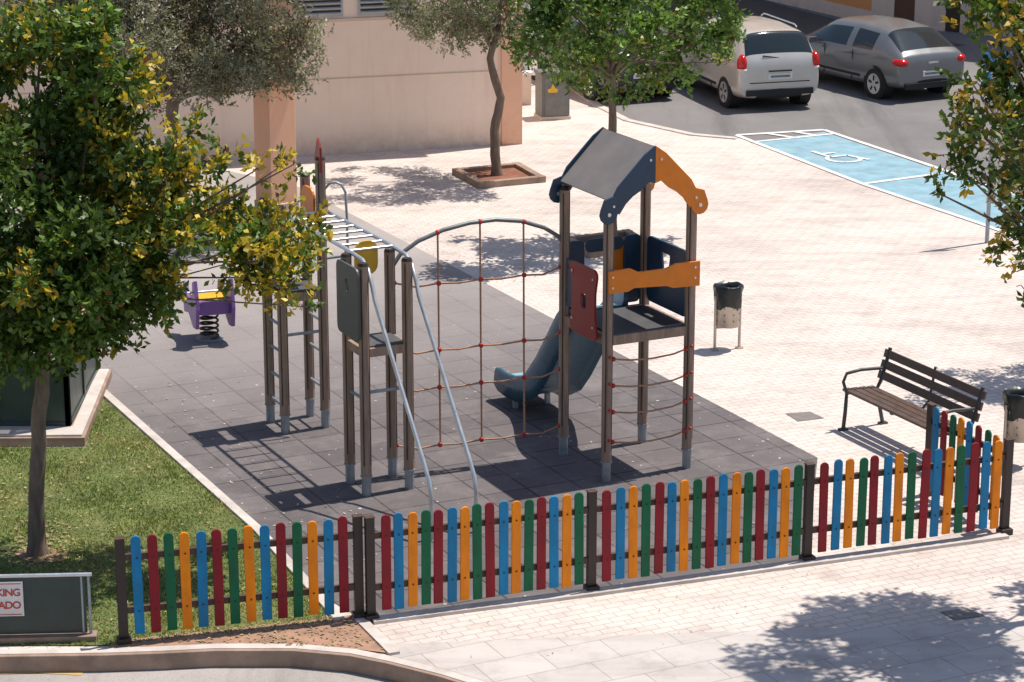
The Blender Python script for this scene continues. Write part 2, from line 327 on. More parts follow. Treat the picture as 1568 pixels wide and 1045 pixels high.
# ---------------------------------------------------------------- playground structure
S=.95; O=G(928,737); PG=group('playground_climbing_frame',O,ANG)
def posts(lst,name):
    mb=MB()
    for (x,y,h) in lst:
        mb.tube([(x,y,.2),(x,y,h)],.055,m_post,8,False); mb.tube([(x,y,-.0),(x,y,.24)],.048,m_galv,8,False); mb.tube([(x,y,.2),(x,y,.215)],.062,m_galv,8,False)
        mb.tube([(x,y,h),(x,y,h+.03)],[.058,.045],m_dark,8,False)
        for k in range(4):
            a=math.pi/4+k*math.pi/2; mb.box((x+.0505*math.cos(a),y+.0505*math.sin(a),(h+.2)/2+.05),(.006,.012,h-.35),m_groove,rz=a)
    mb.build(name,PG)
posts([(0,0,2.76),(S,0,2.80),(0,S,2.86),(S,S,2.86)],'tower_posts')
Qx,Qy=(-2.37,-1.9),(.67,1.10); Ry=(2.93,3.38)
posts([(Qx[0],Qy[0],2.38),(Qx[0],Qy[1],2.38),(Qx[1],Qy[0],2.38),(Qx[1],Qy[1],2.38)],'climber_posts')
posts([(Qx[0],Ry[0],2.5),(Qx[0],Ry[1],2.5),(Qx[1],Ry[0],2.98),(Qx[1],Ry[1],2.72)],'ladder_posts')
mb=MB()
mb.box((S/2,S/2,1.535),(S-.1,S-.02,.03),m_plat)
mb.box((S/2,0,1.49),(S-.1,.05,.10),m_post); mb.box((S/2,S,1.49),(S-.1,.05,.10),m_post); mb.box((0,S/2,1.49),(.05,S-.1,.10),m_post); mb.box((S,S/2,1.49),(.05,S-.1,.10),m_post)
cx,cy=sum(Qx)/2,sum(Qy)/2; mb.box((cx,cy,1.54),(.42,.42,.03),m_plat)
for y in Qy: mb.box((cx,y,1.49),(.38,.05,.09),m_post)
for x in Qx: mb.box((x,cy,1.49),(.05,.34,.09),m_post)
cy2=sum(Ry)/2; mb.box((cx,cy2,1.56),(.42,.42,.03),m_plat)
for y in Ry: mb.box((cx,y,1.51),(.38,.05,.09),m_post)
mb.build('platforms',PG,bevel=.004)
mid=S/2
def board(side):
    pts=[(0,3.46),(0,3.08),(.07,3.10),(.16,3.02),(.25,2.97),(.33,2.90),(.40,2.80)]
    pts+=[(.52+.10*math.cos(t),2.81+.10*math.sin(t)) for t in np.linspace(math.pi*1.0,math.pi*2.15,8)]
    pts+=[(.57,2.96),(.47,2.99),(.42,3.08),(.12,3.38)]
    return [(mid+side*a,b) for a,b in pts]
mb=MB()
for t0 in (-.085,S+.06):
    mb.prism([(a,t0,b) for a,b in board(-1)],(0,.025,0),m_navy); mb.prism([(a,t0,b) for a,b in board(1)],(0,.025,0),m_opan)
    for sd in(-1,1):
        mb.tube([(mid+sd*.52,t0-.012,2.81),(mid+sd*.52,t0+.035,2.81)],.02,m_steel); mb.tube([(mid+sd*.47,t0-.012,2.89),(mid+sd*.47,t0+.035,2.89)],.013,m_steel); mb.tube([(mid+sd*.06,t0-.012,3.32),(mid+sd*.06,t0+.035,3.32)],.013,m_steel)
mb.build('gable_boards',PG,bevel=.004)
mb=MB()
for sd in(-1,1):
    a,b=(mid+sd*.005,3.448),(mid+sd*.50,2.945)
    mb.prism([(a[0],-.055,a[1]),(b[0],-.055,b[1]),(b[0]-sd*.016,-.055,b[1]-.016),(a[0]-sd*.0,-.055,a[1]-.02)],(0,S+.11,0),m_roof)
    for q in(.2,.8): mb.box((mid+sd*(.0+.5*q),S/2,3.40-.50*q),(.04,S+.1,.04),m_post)
mb.build('roof_panels',PG)
def rpoly(x0,x1,z0,z1,r=.05,n=4):
    P=[]
    for (cx_,cz_,a0) in((x1-r,z0+r,-90),(x1-r,z1-r,0),(x0+r,z1-r,90),(x0+r,z0+r,180)):
        for i in range(n+1): t=math.radians(a0+90*i/n); P.append((cx_+r*math.cos(t),cz_+r*math.sin(t)))
    return P
mb=MB()
mb.prism([(a,-.09,b) for a,b in [(-.04,2.00),(.18,2.0),(.25,2.03),(.62,2.01),(.7,1.98),(S+.06,1.97),(S+.06,2.23),(.72,2.23),(.6,2.19),(.3,2.19),(.2,2.24),(-.04,2.23)]],(0,.025,0),m_opan)
for x in(.0,S): 
    for z in(2.06,2.17): mb.tube([(x,-.10,z),(x,-.09,z)],.012,m_steel)
def holed(mb,x,y0,y1,z0,z1,cy_,cz_,r,m,th=.025,waist=0):
    outer=rpoly(y0,y1,z0,z1,.07,4)
    if waist:
        zm=(z0+z1)/2; o_=outer
        outer=o_[:5]+[(y1-waist,zm-.12),(y1-waist,zm+.12)]+o_[5:15]+[(y0+waist,zm+.12),(y0+waist,zm-.12)]+o_[15:]
    k=len(outer); inner=[(cy_+r*math.cos(math.atan2(b-cz_,a-cy_)),cz_+1.5*r*math.sin(math.atan2(b-cz_,a-cy_))) for a,b in outer]
    vs=[(x,a,b) for a,b in outer]+[(x,a,b) for a,b in inner]+[(x+th,a,b) for a,b in outer]+[(x+th,a,b) for a,b in inner]; fs=[]
    for i in range(k):
        j=(i+1)%k; fs+=[(i,j,k+j,k+i),(2*k+i,3*k+i,3*k+j,2*k+j),(i,2*k+i,2*k+j,j),(k+i,k+j,3*k+j,3*k+i)]
    mb.add(vs,fs,m)
holed(mb,-.09,.08,.66,1.46,2.20,.36,1.83,.06,m_rpan,waist=.04)
for z in(1.6,2.1): mb.tube([(-.1,.6,z),(-.06,.6,z)],.014,m_steel); mb.tube([(-.1,.15,z),(-.06,.15,z)],.014,m_steel)
holed(mb,S-.01,.06,S-.06,1.60,2.30,.5,2.12,.09,m_navy)
mb.prism([(a,S+.01,b) for a,b in rpoly(.05,.24,1.57,2.3,.05)],(0,.025,0),m_navy); mb.prism([(a,S+.01,b) for a,b in rpoly(.71,.90,1.57,2.3,.05)],(0,.025,0),m_navy)
mb.prism([(a,S+.01,b) for a,b in rpoly(.25,.70,2.16,2.30,.06)],(0,.025,0),m_navy)
mb.prism([(a,S+.045,b) for a,b in rpoly(.56,.72,1.85,2.25,.06)],(0,.02,0),m_opan)
mb.box((-.0,S-.2,1.9),(.025,.26,.5),m_navy)
mb.build('tower_panels',PG,bevel=.004)
# slide
mb=MB(); prof=[(-.02,1.56),(.12,1.55),(.25,1.47),(.45,1.24),(.7,.93),(.92,.66),(1.12,.46),(1.34,.32),(1.58,.25),(1.82,.235),(2.0,.25),(2.10,.275)]
sec=[(-.27,-.13),(-.275,.10),(-.265,.15),(-.245,.165),(-.225,.15),(-.215,.04),(-.19,.0),(.19,.0),(.215,.04),(.225,.15),(.245,.165),(.265,.15),(.275,.10),(.27,-.13),(.2,-.07),(-.2,-.07)]
vs=[];n=len(sec)
for i,(y,z) in enumerate(prof):
    a=prof[max(i-1,0)];b=prof[min(i+1,len(prof)-1)]; d=Vector((b[0]-a[0],b[1]-a[1])).normalized(); nn=Vector((-d.y,d.x))
    e=(1.25 if 2<i<7 else 1) if i<9 else (.95 if i<11 else .7)
    for (x,h) in sec: hh=h*e; vs.append((mid+x,S+y+nn.x*hh,z+nn.y*hh))
fo=[];fi=[]
for i in range(len(prof)-1):
    for k in range(n):
        q=(i*n+k,i*n+(k+1)%n,(i+1)*n+(k+1)%n,(i+1)*n+k); (fi if 4<=k<=8 else fo).append(q)
fo.append(tuple(range(n))); fo.append(tuple((len(prof)-1)*n+k for k in range(n)))
mb.add(vs,fo,m_navy2,True); mb.add(vs,fi,M('slide_bed',(.26,.42,.50),.35,.1,4,bmp=.02),True)
mb.build('slide',PG,bevel=0)
mb=MB(); mb.box((mid-.2,S+1.7,.07),(.05,.05,.14),m_galv); mb.box((mid+.2,S+1.7,.07),(.05,.05,.14),m_galv); mb.build('slide_feet',PG)
mb=MB()
for x in Qx:
    mb.tube([(x+.06,3.0,2.42),(x+.06,1.3,2.42),(x+.06,.82,2.40),(x+.06,.68,2.33),(x+.06,.58,2.18),(x+.06,.52,2.05),(x+.06,-.62,.72),(x+.06,-.74,.56),(x+.06,-.78,.42),(x+.06,-.78,0)],.021,m_steel,10)
for k in range(8):
    y=1.15+k*.25; mb.tube([(Qx[0]+.06,y,2.42),(Qx[1]+.06,y,2.42)],.014,m_steel,8)
hx=Qx[1]
mb.tube([(hx+.05,2.93,2.66),(hx+.09,2.90,2.72),(hx+.15,2.86,2.735),(hx+.20,2.83,2.71),(hx+.235,2.81,2.63),(hx+.245,2.80,2.3),(hx+.245,2.80,2.02),(hx+.20,2.82,1.93),(hx+.04,2.92,1.90)],.014,m_galv,8)
mb.build('steel_rails',PG)
mb=MB()
for z in(.3,.6,.9,1.2,1.85,2.15): mb.tube([(Qx[0],Ry[0],z),(Qx[0],Ry[1],z)],.017,m_galv)
for z in(.45,.85,1.2): mb.tube([(Qx[1],Ry[0],z),(Qx[1],Ry[1],z)],.017,m_galv)
mb.tube([(Qx[0],Ry[0],1.1),(Qx[1],Ry[0],1.1)],.017,m_galv); mb.tube([(Qx[0],Qy[0],1.08),(Qx[1],Qy[0],1.08)],.017,m_galv)
mb.tube([(Qx[0],Qy[0],1.0),(Qx[0],Qy[1],1.0)],.017,m_galv)
mb.build('rungs',PG)
mb=MB()
holed(mb,Qx[0]-.085,Qy[0]-.06,Qy[1]+.06,1.62,2.36,cy,2.15,.05,m_gpan)
mb.prism([(a,Qy[1]+.06,b) for a,b in rpoly(Qx[0]+.12,Qx[1]-.1,2.15,2.5,.1)],(0,.025,0),m_ygl)
mb.prism([(Qx[1]-.03+.0,a,b) for a,b in [(2.86,2.85),(3.0,2.85),(3.02,3.0),(2.93,3.22),(2.86,3.12)]],(.025,0,0),m_rpan)
mb.prism([(Qx[1]-.06,a,b) for a,b in rpoly(3.0,3.34,2.1,2.65,.1)],(.025,0,0),m_opan)
mb.prism([(Qx[0]-.07,a,b) for a,b in rpoly(2.88,3.43,1.65,2.4,.08)],(.025,0,0),m_navy)
mb.build('climber_panels',PG,bevel=.004)
mb=MB(); x0,x1=Qx[1],0.0; y0n,y1n=Qy[1],S
def NP(t,z): return Vector((x0+(x1-x0)*t,y0n+(y1n-y0n)*t,z))
arch=[(0,2.18),(.06,2.34),(.16,2.46),(.30,2.55),(.45,2.60),(.6,2.61),(.75,2.57),(.88,2.48),(.96,2.38),(1,2.28)]
mb.tube([NP(*a) for a in arch],.022,m_archm,8)
def az(t):
    for a,b in zip(arch[:-1],arch[1:]):
        if a[0]<=t<=b[0]: return a[1]+(b[1]-a[1])*(t-a[0])/(b[0]-a[0])
vt=[.27,.51,.76]; hz=[.30,.92,1.32,2.02]
for t in vt:
    mb.tube([NP(t,az(t)),NP(t+.003,1.3),NP(t+.006,hz[0])],.010,m_rope,6); mb.ball(NP(t,az(t)),.03,m_red)
    for z in hz: mb.ball(NP(t+.004,z-.02),.028,m_red)
for z in hz:
    tt=[0.02]+vt+[.98]; P=[]
    for a,b in zip(tt[:-1],tt[1:]):
        P+=[NP(a,z-.02 if a in vt else z+.03),NP((a+b)/2,z-.035)]
    P.append(NP(.98,z+.03)); mb.tube(P,.010,m_rope,6); mb.ball(NP(.025,z+.03),.026,m_red); mb.ball(NP(.975,z+.03),.026,m_red)
mb.build('rope_net',PG)
mb=MB()
for z in(.42,.74,1.02,1.30):
    mb.tube([(0.05,-.03,z),(.25,-.03,z-.035),(.5,-.03,z-.05),(.75,-.03,z-.035),(S-.05,-.03,z)],.010,m_rope,6)
    for x in(.055,S-.055): mb.ball((x,-.03,z),.026,m_red)
    for x in(0,S): mb.ball((x,-.058,z+.03),.018,m_red)
mb.build('rope_ladder',PG)
# ---------------------------------------------------------------- fence
FE=group('picket_fence',G(190,985))
fo=FE.location
def fence_seg(p,q,n,start,name,posts_=(1,1),facing=-1):
    d=q-p; L=d.length; a=math.atan2(d.y,d.x); mb=MB()
    for z in(.30,.78): mb.box((L/2,.0,z),(L-.06,.035,.06),m_rail)
    for i in range(n):
        x=(i+.5)*(L-.14)/n+.07+random.uniform(-.005,.005); wd=.084; h=.93+random.uniform(-.01,.01); z0=.09+random.uniform(-.008,.008); y=facing*.031; tl=random.uniform(-.008,.008)
        top=[(x+wd/2*math.cos(t)+tl,h+.04*math.sin(t)) for t in np.linspace(0,math.pi,7)]
        m=m_pk[(start+i)%4]
        mb.prism([(x-wd/2,y,z0),(x+wd/2,y,z0)]+[(u,y,v) for u,v in top],(0,facing*.022,0),m)
        for z in(.30,.78): mb.tube([(x,y+facing*.02,z),(x,y+facing*.028,z)],.009,m_dark,6)
    mb.build(name,FE,loc=p-fo,rot=a,bevel=.004)
    mp=MB()
    for k,x in enumerate((0,L)):
        if posts_[k]:
            mp.box((x,0.0,.475),(.08,.06,.95),m_dark); mp.box((x,0,.955),(.09,.07,.012),m_rail); mp.box((x,-.01,.03),(.12,.12,.06),m_dark)
    mp.build(name+'_posts',FE,loc=p-fo,rot=a,bevel=.004)
a0,a1,b0,b1,c1,d1=G(190,985),G(550,947),G(568,949),G(905,905),G(1235,859),G(1537,817)
fence_seg(a0,a1,14,0,'section_a')
pal=m_pk[:]
m_pk[:]=[pal[1],pal[0],pal[3],pal[2]]
fence_seg(b0,b1,16,0,'section_b',(1,1)); fence_seg(b1,c1,16,0,'section_c',(0,1)); fence_seg(c1,d1,15,0,'section_d',(0,1))
fence_seg(d1,d1+A*1.25,8,2,'section_return',(0,1),1)
# ---------------------------------------------------------------- bench
bl=G(1283,655); BN=group('park_bench',bl,ANG-math.pi/2)
mb=MB()
for k in range(4): mb.box((.93,.06+k*.105,.44-.006*k),(1.8,.085,.03),m_slat)
mb.build('seat',BN,bevel=.006)
mb=MB()
for k in range(3): mb.box((.93,.49+k*.035,.56+k*.115),(1.8,.028,.09),m_slat,rx=-.28)
mb.build('backrest',BN,bevel=.006)
mb=MB()
for x in(.10,1.76):
    mb.tube([(x,.0,.0),(x,.02,.2),(x,.03,.41),(x,.2,.425),(x,.42,.41),(x,.47,.5),(x,.58,.86)],.022,m_iron); mb.tube([(x,.42,.41),(x,.47,.2),(x,.52,0)],.022,m_iron)
    mb.tube([(x,.03,.41),(x,-.02,.55),(x,.02,.64),(x,.2,.66),(x,.52,.64)],.018,m_iron)
    mb.box((x,.0,.01),(.06,.1,.02),m_iron); mb.box((x,.52,.01),(.06,.1,.02),m_iron)
mb.tube([(.93,.42,.40),(.93,.52,.5),(.93,.58,.86)],.015,m_iron); mb.box((.93,.23,.415),(.04,.4,.02),m_iron)
mb.build('frame',BN)
# ---------------------------------------------------------------- litter bins
def bin_(base,name):
    g=group(name,base,.3); mb=MB()
    for x in(-.16,.16): mb.tube([(x,0,.0),(x,0,.68)],.018,m_bin); mb.box((x,0,.008),(.08,.08,.016),m_bin)
    mb.tube([(-.16,0,.28),(.16,0,.28)],.012,m_bin); mb.build('stand',g)
    mb=MB(); R=.145; seg=24
    vs=[(R*math.cos(2*math.pi*k/seg),R*math.sin(2*math.pi*k/seg),z) for z in(.30,.70) for k in range(seg)]
    mb.add(vs,[(k,(k+1)%seg,seg+(k+1)%seg,seg+k) for k in range(seg)]+[tuple(range(seg))],m_bin,True)
    for z in (.38,.46,.54):
        for k in range(0,seg,3): t=2*math.pi*(k+.5)/seg; mb.box((R*math.cos(t),R*math.sin(t),z),(.008,.009,.012),m_groove,rz=t)
    mb.build('body',g)
    mb=MB(); rings=[(.54,.153),(.62,.160),(.70,.17),(.78,.178),(.81,.17),(.815,.15),(.74,.13),(.5,.12)]; vs=[]
    for i,(z,r) in enumerate(rings):
        for k in range(seg):
            t=2*math.pi*k/seg; rr=r+(.014*math.sin(t*7+z*20)+random.uniform(-.006,.006) if i<6 else 0); vs.append((rr*math.cos(t),rr*math.sin(t),z+(.03*math.sin(3*t+1)+.012*math.sin(8*t) if i<1 else .008*math.sin(5*t))))
    mb.add(vs,[(i*seg+k,i*seg+(k+1)%seg,(i+1)*seg+(k+1)%seg,(i+1)*seg+k) for i in range(len(rings)-1) for k in range(seg)]+[tuple((len(rings)-1)*seg+k for k in range(seg))],m_bag,True)
    mb.build('bag',g)
bin_(G(1113,535),'litter_bin'); bin_(G(1557,714),'litter_bin')
# ---------------------------------------------------------------- spring rider
sg=group('spring_rider',G(321,519),-1.25,1.1); mb=MB()
mb.tube([(.10*math.cos(t),.10*math.sin(t),.02+.30*t/31.4) for t in np.linspace(0,31.4,80)],.013,m_dark,6); mb.tube([(0,0,0),(0,0,.02)],.16,m_galv,16); mb.build('spring',sg)
mb=MB(); prof_=[(-.34,.38),(-.30,.26),(-.05,.31),(.2,.20),(.36,.22),(.42,.45),(.38,.60),(.32,.76),(.22,.72),(.2,.58),(.05,.50),(-.12,.50),(-.22,.62),(-.32,.60),(-.38,.48)]
for y in(-.22,.18): mb.prism([(a,y,b) for a,b in prof_],(0,.04,0),m_purple)
mb.box((-.02,0,.50),(.34,.36,.025),m_ygl); mb.box((.0,0,.36),(.5,.36,.03),m_purple); mb.tube([(.27,-.28,.62),(.27,.28,.62)],.014,m_steel); mb.prism([(.31,a,b) for a,b in rpoly(-.17,.17,.36,.52,.05)],(.02,0,0),m_purple)
mb.build('body',sg,bevel=.004)
# ---------------------------------------------------------------- enclosure and sign at left
gp=G(130,684); LS=group('glass_enclosure',gp)
def W(x,y,z=0): 
    p=G(x,y)-gp; p.z=z; return p
mb=MB(); pl=[W(-420,688),W(130,684),W(172,578),W(-420,560)]; mb.prism(pl,(0,0,.10),m_kerb); mb.prism([p+Vector((0,0,.10)) for p in [W(-420,686),W(126,682),W(168,580),W(150,580),W(112,668),W(-420,668)]],(0,0,.02),m_conc); mb.build('plinth',LS,bevel=.006)
mb=MB(); pn=MB()
def wallrun(p,q,n,h=1.75,low=.70):
    for i in range(n+1):
        c=p.lerp(q,i/n); mb.box((c.x,c.y,.12+h/2),(.06,.06,h),m_dgreen)
    d=q-p; a=math.atan2(d.y,d.x); L=d.length; c=(p+q)/2
    for z in(.14,.12+low,.12+h): mb.box((c.x,c.y,z),(L,.05,.05),m_dgreen,rz=a)
    mb.box((c.x,c.y,.12+low/2),(L,.02,low),m_dgreen,rz=a); pn.box((c.x,c.y,.12+(low+h)/2),(L-.02,.012,h-low-.04),m_pane,rz=a)
wallrun(W(-330,668),W(106,668),4); wallrun(W(106,668),W(148,582),2); mb.build('frame',LS,bevel=.004); pn.build('panes',LS)
p=G(-120,986); q=G(140,980); d=q-p; a=math.atan2(d.y,d.x); L=d.length; PB=group('parking_sign_barrier',p,a)
mb=MB(); mb.box((L/2,0,.03),(L+.1,.14,.06),m_kerb); mb.box((L/2,0,.33),(L-.06,.02,.52),m_dgreen); mb.tube([(0,0,.60),(L+.03,0,.60)],.018,m_steel)
for x in(L-.0,L-.06): mb.tube([(x,0,.0),(x,0,.60)],.014,m_galv)
mb.tube([(0,0,.0),(0,0,.60)],.02,m_steel); mb.build('panel',PB,bevel=.003)
mb=MB(); xs0=L*(-40+120)/260; xs1=L*(40+120)/260; mb.box(((xs0+xs1)/2,-.022,.40),(xs1-xs0,.012,.31),m_white)
for (cx_,cz_,sx_,sz_) in(((xs0+xs1)/2,.54,xs1-xs0-.03,.006),((xs0+xs1)/2,.26,xs1-xs0-.03,.006)): mb.box((cx_,-.030,cz_),(sx_,.003,sz_),m_text)
mb.build('sign_plate',PB)
for i,tx in enumerate(("PARKING","PRIVADO")):
    cu=bpy.data.curves.new('lettering','FONT'); cu.body=tx; cu.size=.092; cu.align_x='RIGHT'; cu.extrude=.001; cu.offset=.0015; cu.space_character=.88; cu.materials.append(m_text)
    o=bpy.data.objects.new('lettering_%d'%i,cu); SC.collection.objects.link(o); o.parent=PB; o.location=(xs1-.02,-.031,.43-i*.115); o.rotation_euler=(math.pi/2,0,0)
mark2=MB()
for a_,b_ in (((-200,1034),(60,1026)),((60,1026),(128,1029))):
    a2,b2=G(*a_,-.136),G(*b_,-.136); d=(b2-a2).normalized(); n_=Vector((-d.y,d.x,0))*.07; mark2.face([a2+n_,b2+n_,b2-n_,a2-n_],m_yel)
mark2.build('yellow_kerb_line')
sp=G(1511,372); SG=group('disabled_parking_sign',sp,.2); mb=MB(); mb.tube([(0,0,0),(0,0,2.75)],.03,m_galv); mb.build('pole',SG)
mb=MB(); mb.box((0,-.04,2.5),(.42,.02,.5),m_sgnb); mb.prism([(a,-.055,b) for a,b in rpoly(-.1,.1,2.38,2.62,.05)],(0,.004,0),m_white); mb.build('plate',SG,bevel=.004)
# ---------------------------------------------------------------- buildings
c0=G(797,220); e0=G(450,240); wd_=(c0-e0).normalized(); wa=math.atan2(wd_.y,wd_.x)
BD=group('peach_building',c0,wa); mb=MB(); HB=5.6
mb.box((-9.5,5,HB/2),(19,10,HB),m_wall); mb.build('walls',BD)
mb=MB(); mb.box((-.17,-.03,HB/2),(.36,.08,HB+.01),m_wallo); mb.box((-9.6,-.012,1.28),(18.4,.01,.01),m_crm); mb.box((-9.6,-.02,2.26),(18.4,.03,.05),m_crm)
mb.box((-9.5,5,HB+.1),(19.4,10.4,.2),m_crm)
mb.build('trim',BD)
mb=MB()
for xc,wl_ in((-3.52,.88),(-2.35,.95),(-5.0,1.2),(-7.2,1.2)):
    mb.box((xc,-.015,2.63),(wl_,.03,.62),m_shut)
    for k in range(7): mb.box((xc,-.045,2.38+k*.085),(wl_-.08,.04,.018),m_shut,rx=.6); mb.box((xc,-.034,2.415+k*.085),(wl_-.08,.006,.03),m_dark)
mb.build('louvre_windows',BD)
cb=G(424,319); CL=group('orange_column',cb,wa+.35); mb=MB(); mb.box((0,0,2.2),(.46,.46,4.4),m_wallo); mb.box((0,0,.06),(.50,.50,.12),m_crm); mb.build('shaft',CL,bevel=.01)
mb=MB(); mb.box((-1.5,.0,4.55),(4.5,.6,.3),m_wallo); mb.build('beam',CL)
wp=G(806,160); g=group('white_bollard',wp); mb=MB(); mb.box((0,0,.28),(.18,.18,.56),m_crm); mb.box((0,0,.59),(.22,.22,.06),m_white); mb.build('shaft',g,bevel=.01)
cbn=G(853,184); g=group('utility_cabinet',cbn,ANG-.2); mb=MB(); mb.box((-.02,.25,.42),(.52,.46,.80),m_gbox); mb.box((-.02,.25,.03),(.56,.5,.06),m_crm); mb.box((-.02,.25,.84),(.56,.5,.04),m_gbox)
mb.box((.0,.014,.42),(.44,.012,.70),M('cabinet_door',(.17,.17,.155),.5)); mb.build('body',g,bevel=.01)
mb=MB(); mb.prism([(a,.006,b) for a,b in [(-.16,.50),(.0,.50),(.02,.56),(-.04,.58),(-.08,.66),(-.12,.58),(-.18,.56)]],(0,-.006,0),m_ygl); mb.build('yellow_emblem',g)
fc=G(1335,38); FB=group('orange_house',fc,0)
mb=MB(); l=A*18; r=(G(1456,49)-fc).normalized()*14
mb.prism([Vector((0,0,0)),r,r+A*18,l],(0,0,11),m_ora); mb.build('walls',FB)
def onface(mb,base,dr,nr,s0,s1,z0,z1,th,m):
    a_=base+dr*s0; b_=base+dr*s1
    mb.prism([a_+Vector((0,0,z0)),b_+Vector((0,0,z0)),b_+Vector((0,0,z1)),a_+Vector((0,0,z1))],nr*th,m)
mb=MB(); rd=r.normalized(); rn=Vector((rd.y,-rd.x,0)); V0=Vector((0,0,0))
onface(mb,V0,rd,rn,0,.55,0,11,.04,m_crm); onface(mb,V0,rd,rn,.55,1.05,0,2.3,.02,m_brown); onface(mb,V0,rd,rn,1.05,1.8,0,11,.03,m_crm); onface(mb,V0,rd,rn,1.8,2.15,0,2.4,.02,m_dark); onface(mb,V0,rd,rn,2.15,6,0,11,.03,m_crm)
for s in(.8,2.2,3.6,5.4,7.2):
    onface(mb,V0,A,-B,s,s+.85,.55,1.7,.03,m_shut)
    for k in range(8): onface(mb,V0,A,-B,s+.05,s+.8,.6+k*.135,.63+k*.135,.045,m_crm)
onface(mb,V0,A,-B,0,14,0,.3,.02,m_crm)
mb.build('facade_details',FB)
# ---------------------------------------------------------------- cars
CS=.91
def car(name,base,head,stn,W2,L,pm,style):
    g=group(name,base,head,CS); mb=MB(); rings=[]
    for (x,zb,w_,wb,zB,wt,ze,zt,_,_) in stn:
        h=[(w_*.85,zb),(w_,zb+.13),(w_+.01,(zb+zB)/2+.08),(wb,zB),(wt,ze),(wt*.78,zt),(0,zt+.015)]
        rings.append([(x,-a,b) for a,b in h]+[(x,a,b) for a,b in h[-2::-1]])
    n=13; vs=[p for r_ in rings for p in r_]
    for i in range(len(stn)-1):
        sm,tm=stn[i][8],stn[i][9]
        for k in range(n):
            kk=k if k<6 else (11-k if k<12 else -1)
            m=pm
            if kk==3 and sm=='g': m=m_glass
            if kk in(4,5) and tm=='g': m=m_glass
            if kk==-1: m=m_black
            mb.add([vs[i*n+k],vs[i*n+(k+1)%n],vs[(i+1)*n+(k+1)%n],vs[(i+1)*n+k]],[(0,1,2,3)],m,True)
    mb.add(vs[:n],[tuple(range(n))],pm,True); mb.add(vs[-n:],[tuple(range(n))],pm,True)
    mb.build('body',g,subsurf=2)
    mb=MB(); wx=(-L/2+.78,L/2-.86)
    for x in wx:
        for s in(-1,1):
            mb.tube([(x,s*(W2-.25),.33),(x,s*(W2-.012),.33)],.365,m_black,24); mb.tube([(x,s*(W2-.2),.315),(x,s*(W2+.0),.315)],.315,m_black,24)
            mb.tube([(x,s*(W2-.01),.315),(x,s*(W2+.006),.315)],.215,m_steel,20)
            for k in range(5):
                t=2*math.pi*k/5+.3; mb.box((x+.12*math.cos(t),s*(W2+.009),.315+.12*math.sin(t)),(.10,.004,.045),m_black,ry=-t)
    mb.build('wheels',g)
    mb=MB(); xr=-L/2
    if style=='mpv':
        for s in(-1,1):
            mb.ball((xr+.12,s*.785,.98),(.15,.10,.20),m_redl,14,9); mb.ball((xr+.105,s*.785,.87),(.145,.095,.05),m_plate,14,7)
            mb.tube([(-1.5,s*.60,1.60),(-1.4,s*.60,1.64),(.2,s*.60,1.64),(.35,s*.60,1.58)],.015,m_steel)
            mb.box((.55,s*.98,.98),(.1,.2,.13),pm)
        mb.box((xr-.005,0,.40),(.06,1.45,.12),m_black); mb.box((xr+.02,0,.60),(.05,1.3,.02),m_dark); mb.box((xr-.0,0,.72),(.03,.52,.11),m_plate); mb.box((xr-.014,-.0,.72),(.005,.42,.05),M('plate_letters',(.2,.2,.2),.5)); mb.box((xr-.0,0,.83),(.03,.5,.03),m_dark)
        mb.box((xr+.055,.12,1.10),(.02,.5,.02),m_black,rx=.15)
    else:
        for s in(-1,1):
            mb.ball((xr+.15,s*.74,.83),(.21,.155,.10),m_redl,14,9); mb.box((.75,s*.96,.95),(.1,.2,.12),pm)
        mb.box((xr-.0,0,.34),(.06,1.4,.12),m_black); mb.box((xr-.0,0,.58),(.03,.52,.11),m_plate); mb.box((xr-.016,0,.58),(.005,.42,.05),M('plate_letters',(.2,.2,.2),.5)); mb.box((xr+.0,0,.80),(.03,.25,.03),m_steel)
    for s in(-1,1):
        for x in(-.45,.5): mb.box((x,s*(W2-.005),.86),(.16,.03,.03),pm)
        mb.box((-.1,s*(W2-.008),.42),(1.6,.03,.05),m_black)
        for x in(-.62,.36): mb.box((x,s*(W2-.012),.62),(.008,.02,.62),m_black)
    mb.build('trim',g,bevel=.006)
mpv=[(-2.13,.40,.76,.72,.80,.60,.86,.88,'p','p'),(-2.11,.30,.84,.82,.94,.74,1.0,1.02,'p','p'),(-2.07,.26,.88,.85,1.03,.76,1.10,1.12,'p','g'),(-1.86,.22,.89,.87,1.04,.68,1.46,1.52,'p','g'),(-1.80,.22,.89,.87,1.04,.68,1.52,1.58,'p','p'),(-1.58,.2,.89,.88,1.02,.68,1.53,1.60,'g','p'),(-.80,.2,.90,.88,1.0,.69,1.56,1.63,'g','p'),(-.74,.2,.90,.88,1.0,.69,1.56,1.63,'p','p'),(-.64,.2,.90,.88,1.0,.69,1.56,1.63,'g','p'),(.22,.2,.90,.88,.99,.68,1.53,1.60,'p','p'),(.32,.2,.90,.88,.99,.68,1.51,1.58,'g','p'),(.50,.2,.90,.87,.98,.66,1.47,1.54,'g','g'),(1.30,.2,.88,.84,.95,.72,.98,1.02,'p','p'),(1.90,.24,.84,.78,.80,.62,.84,.88,'p','p'),(2.10,.32,.76,.70,.64,.56,.68,.72,'p','p'),(2.13,.42,.7,.64,.58,.5,.6,.62,'p','p')]
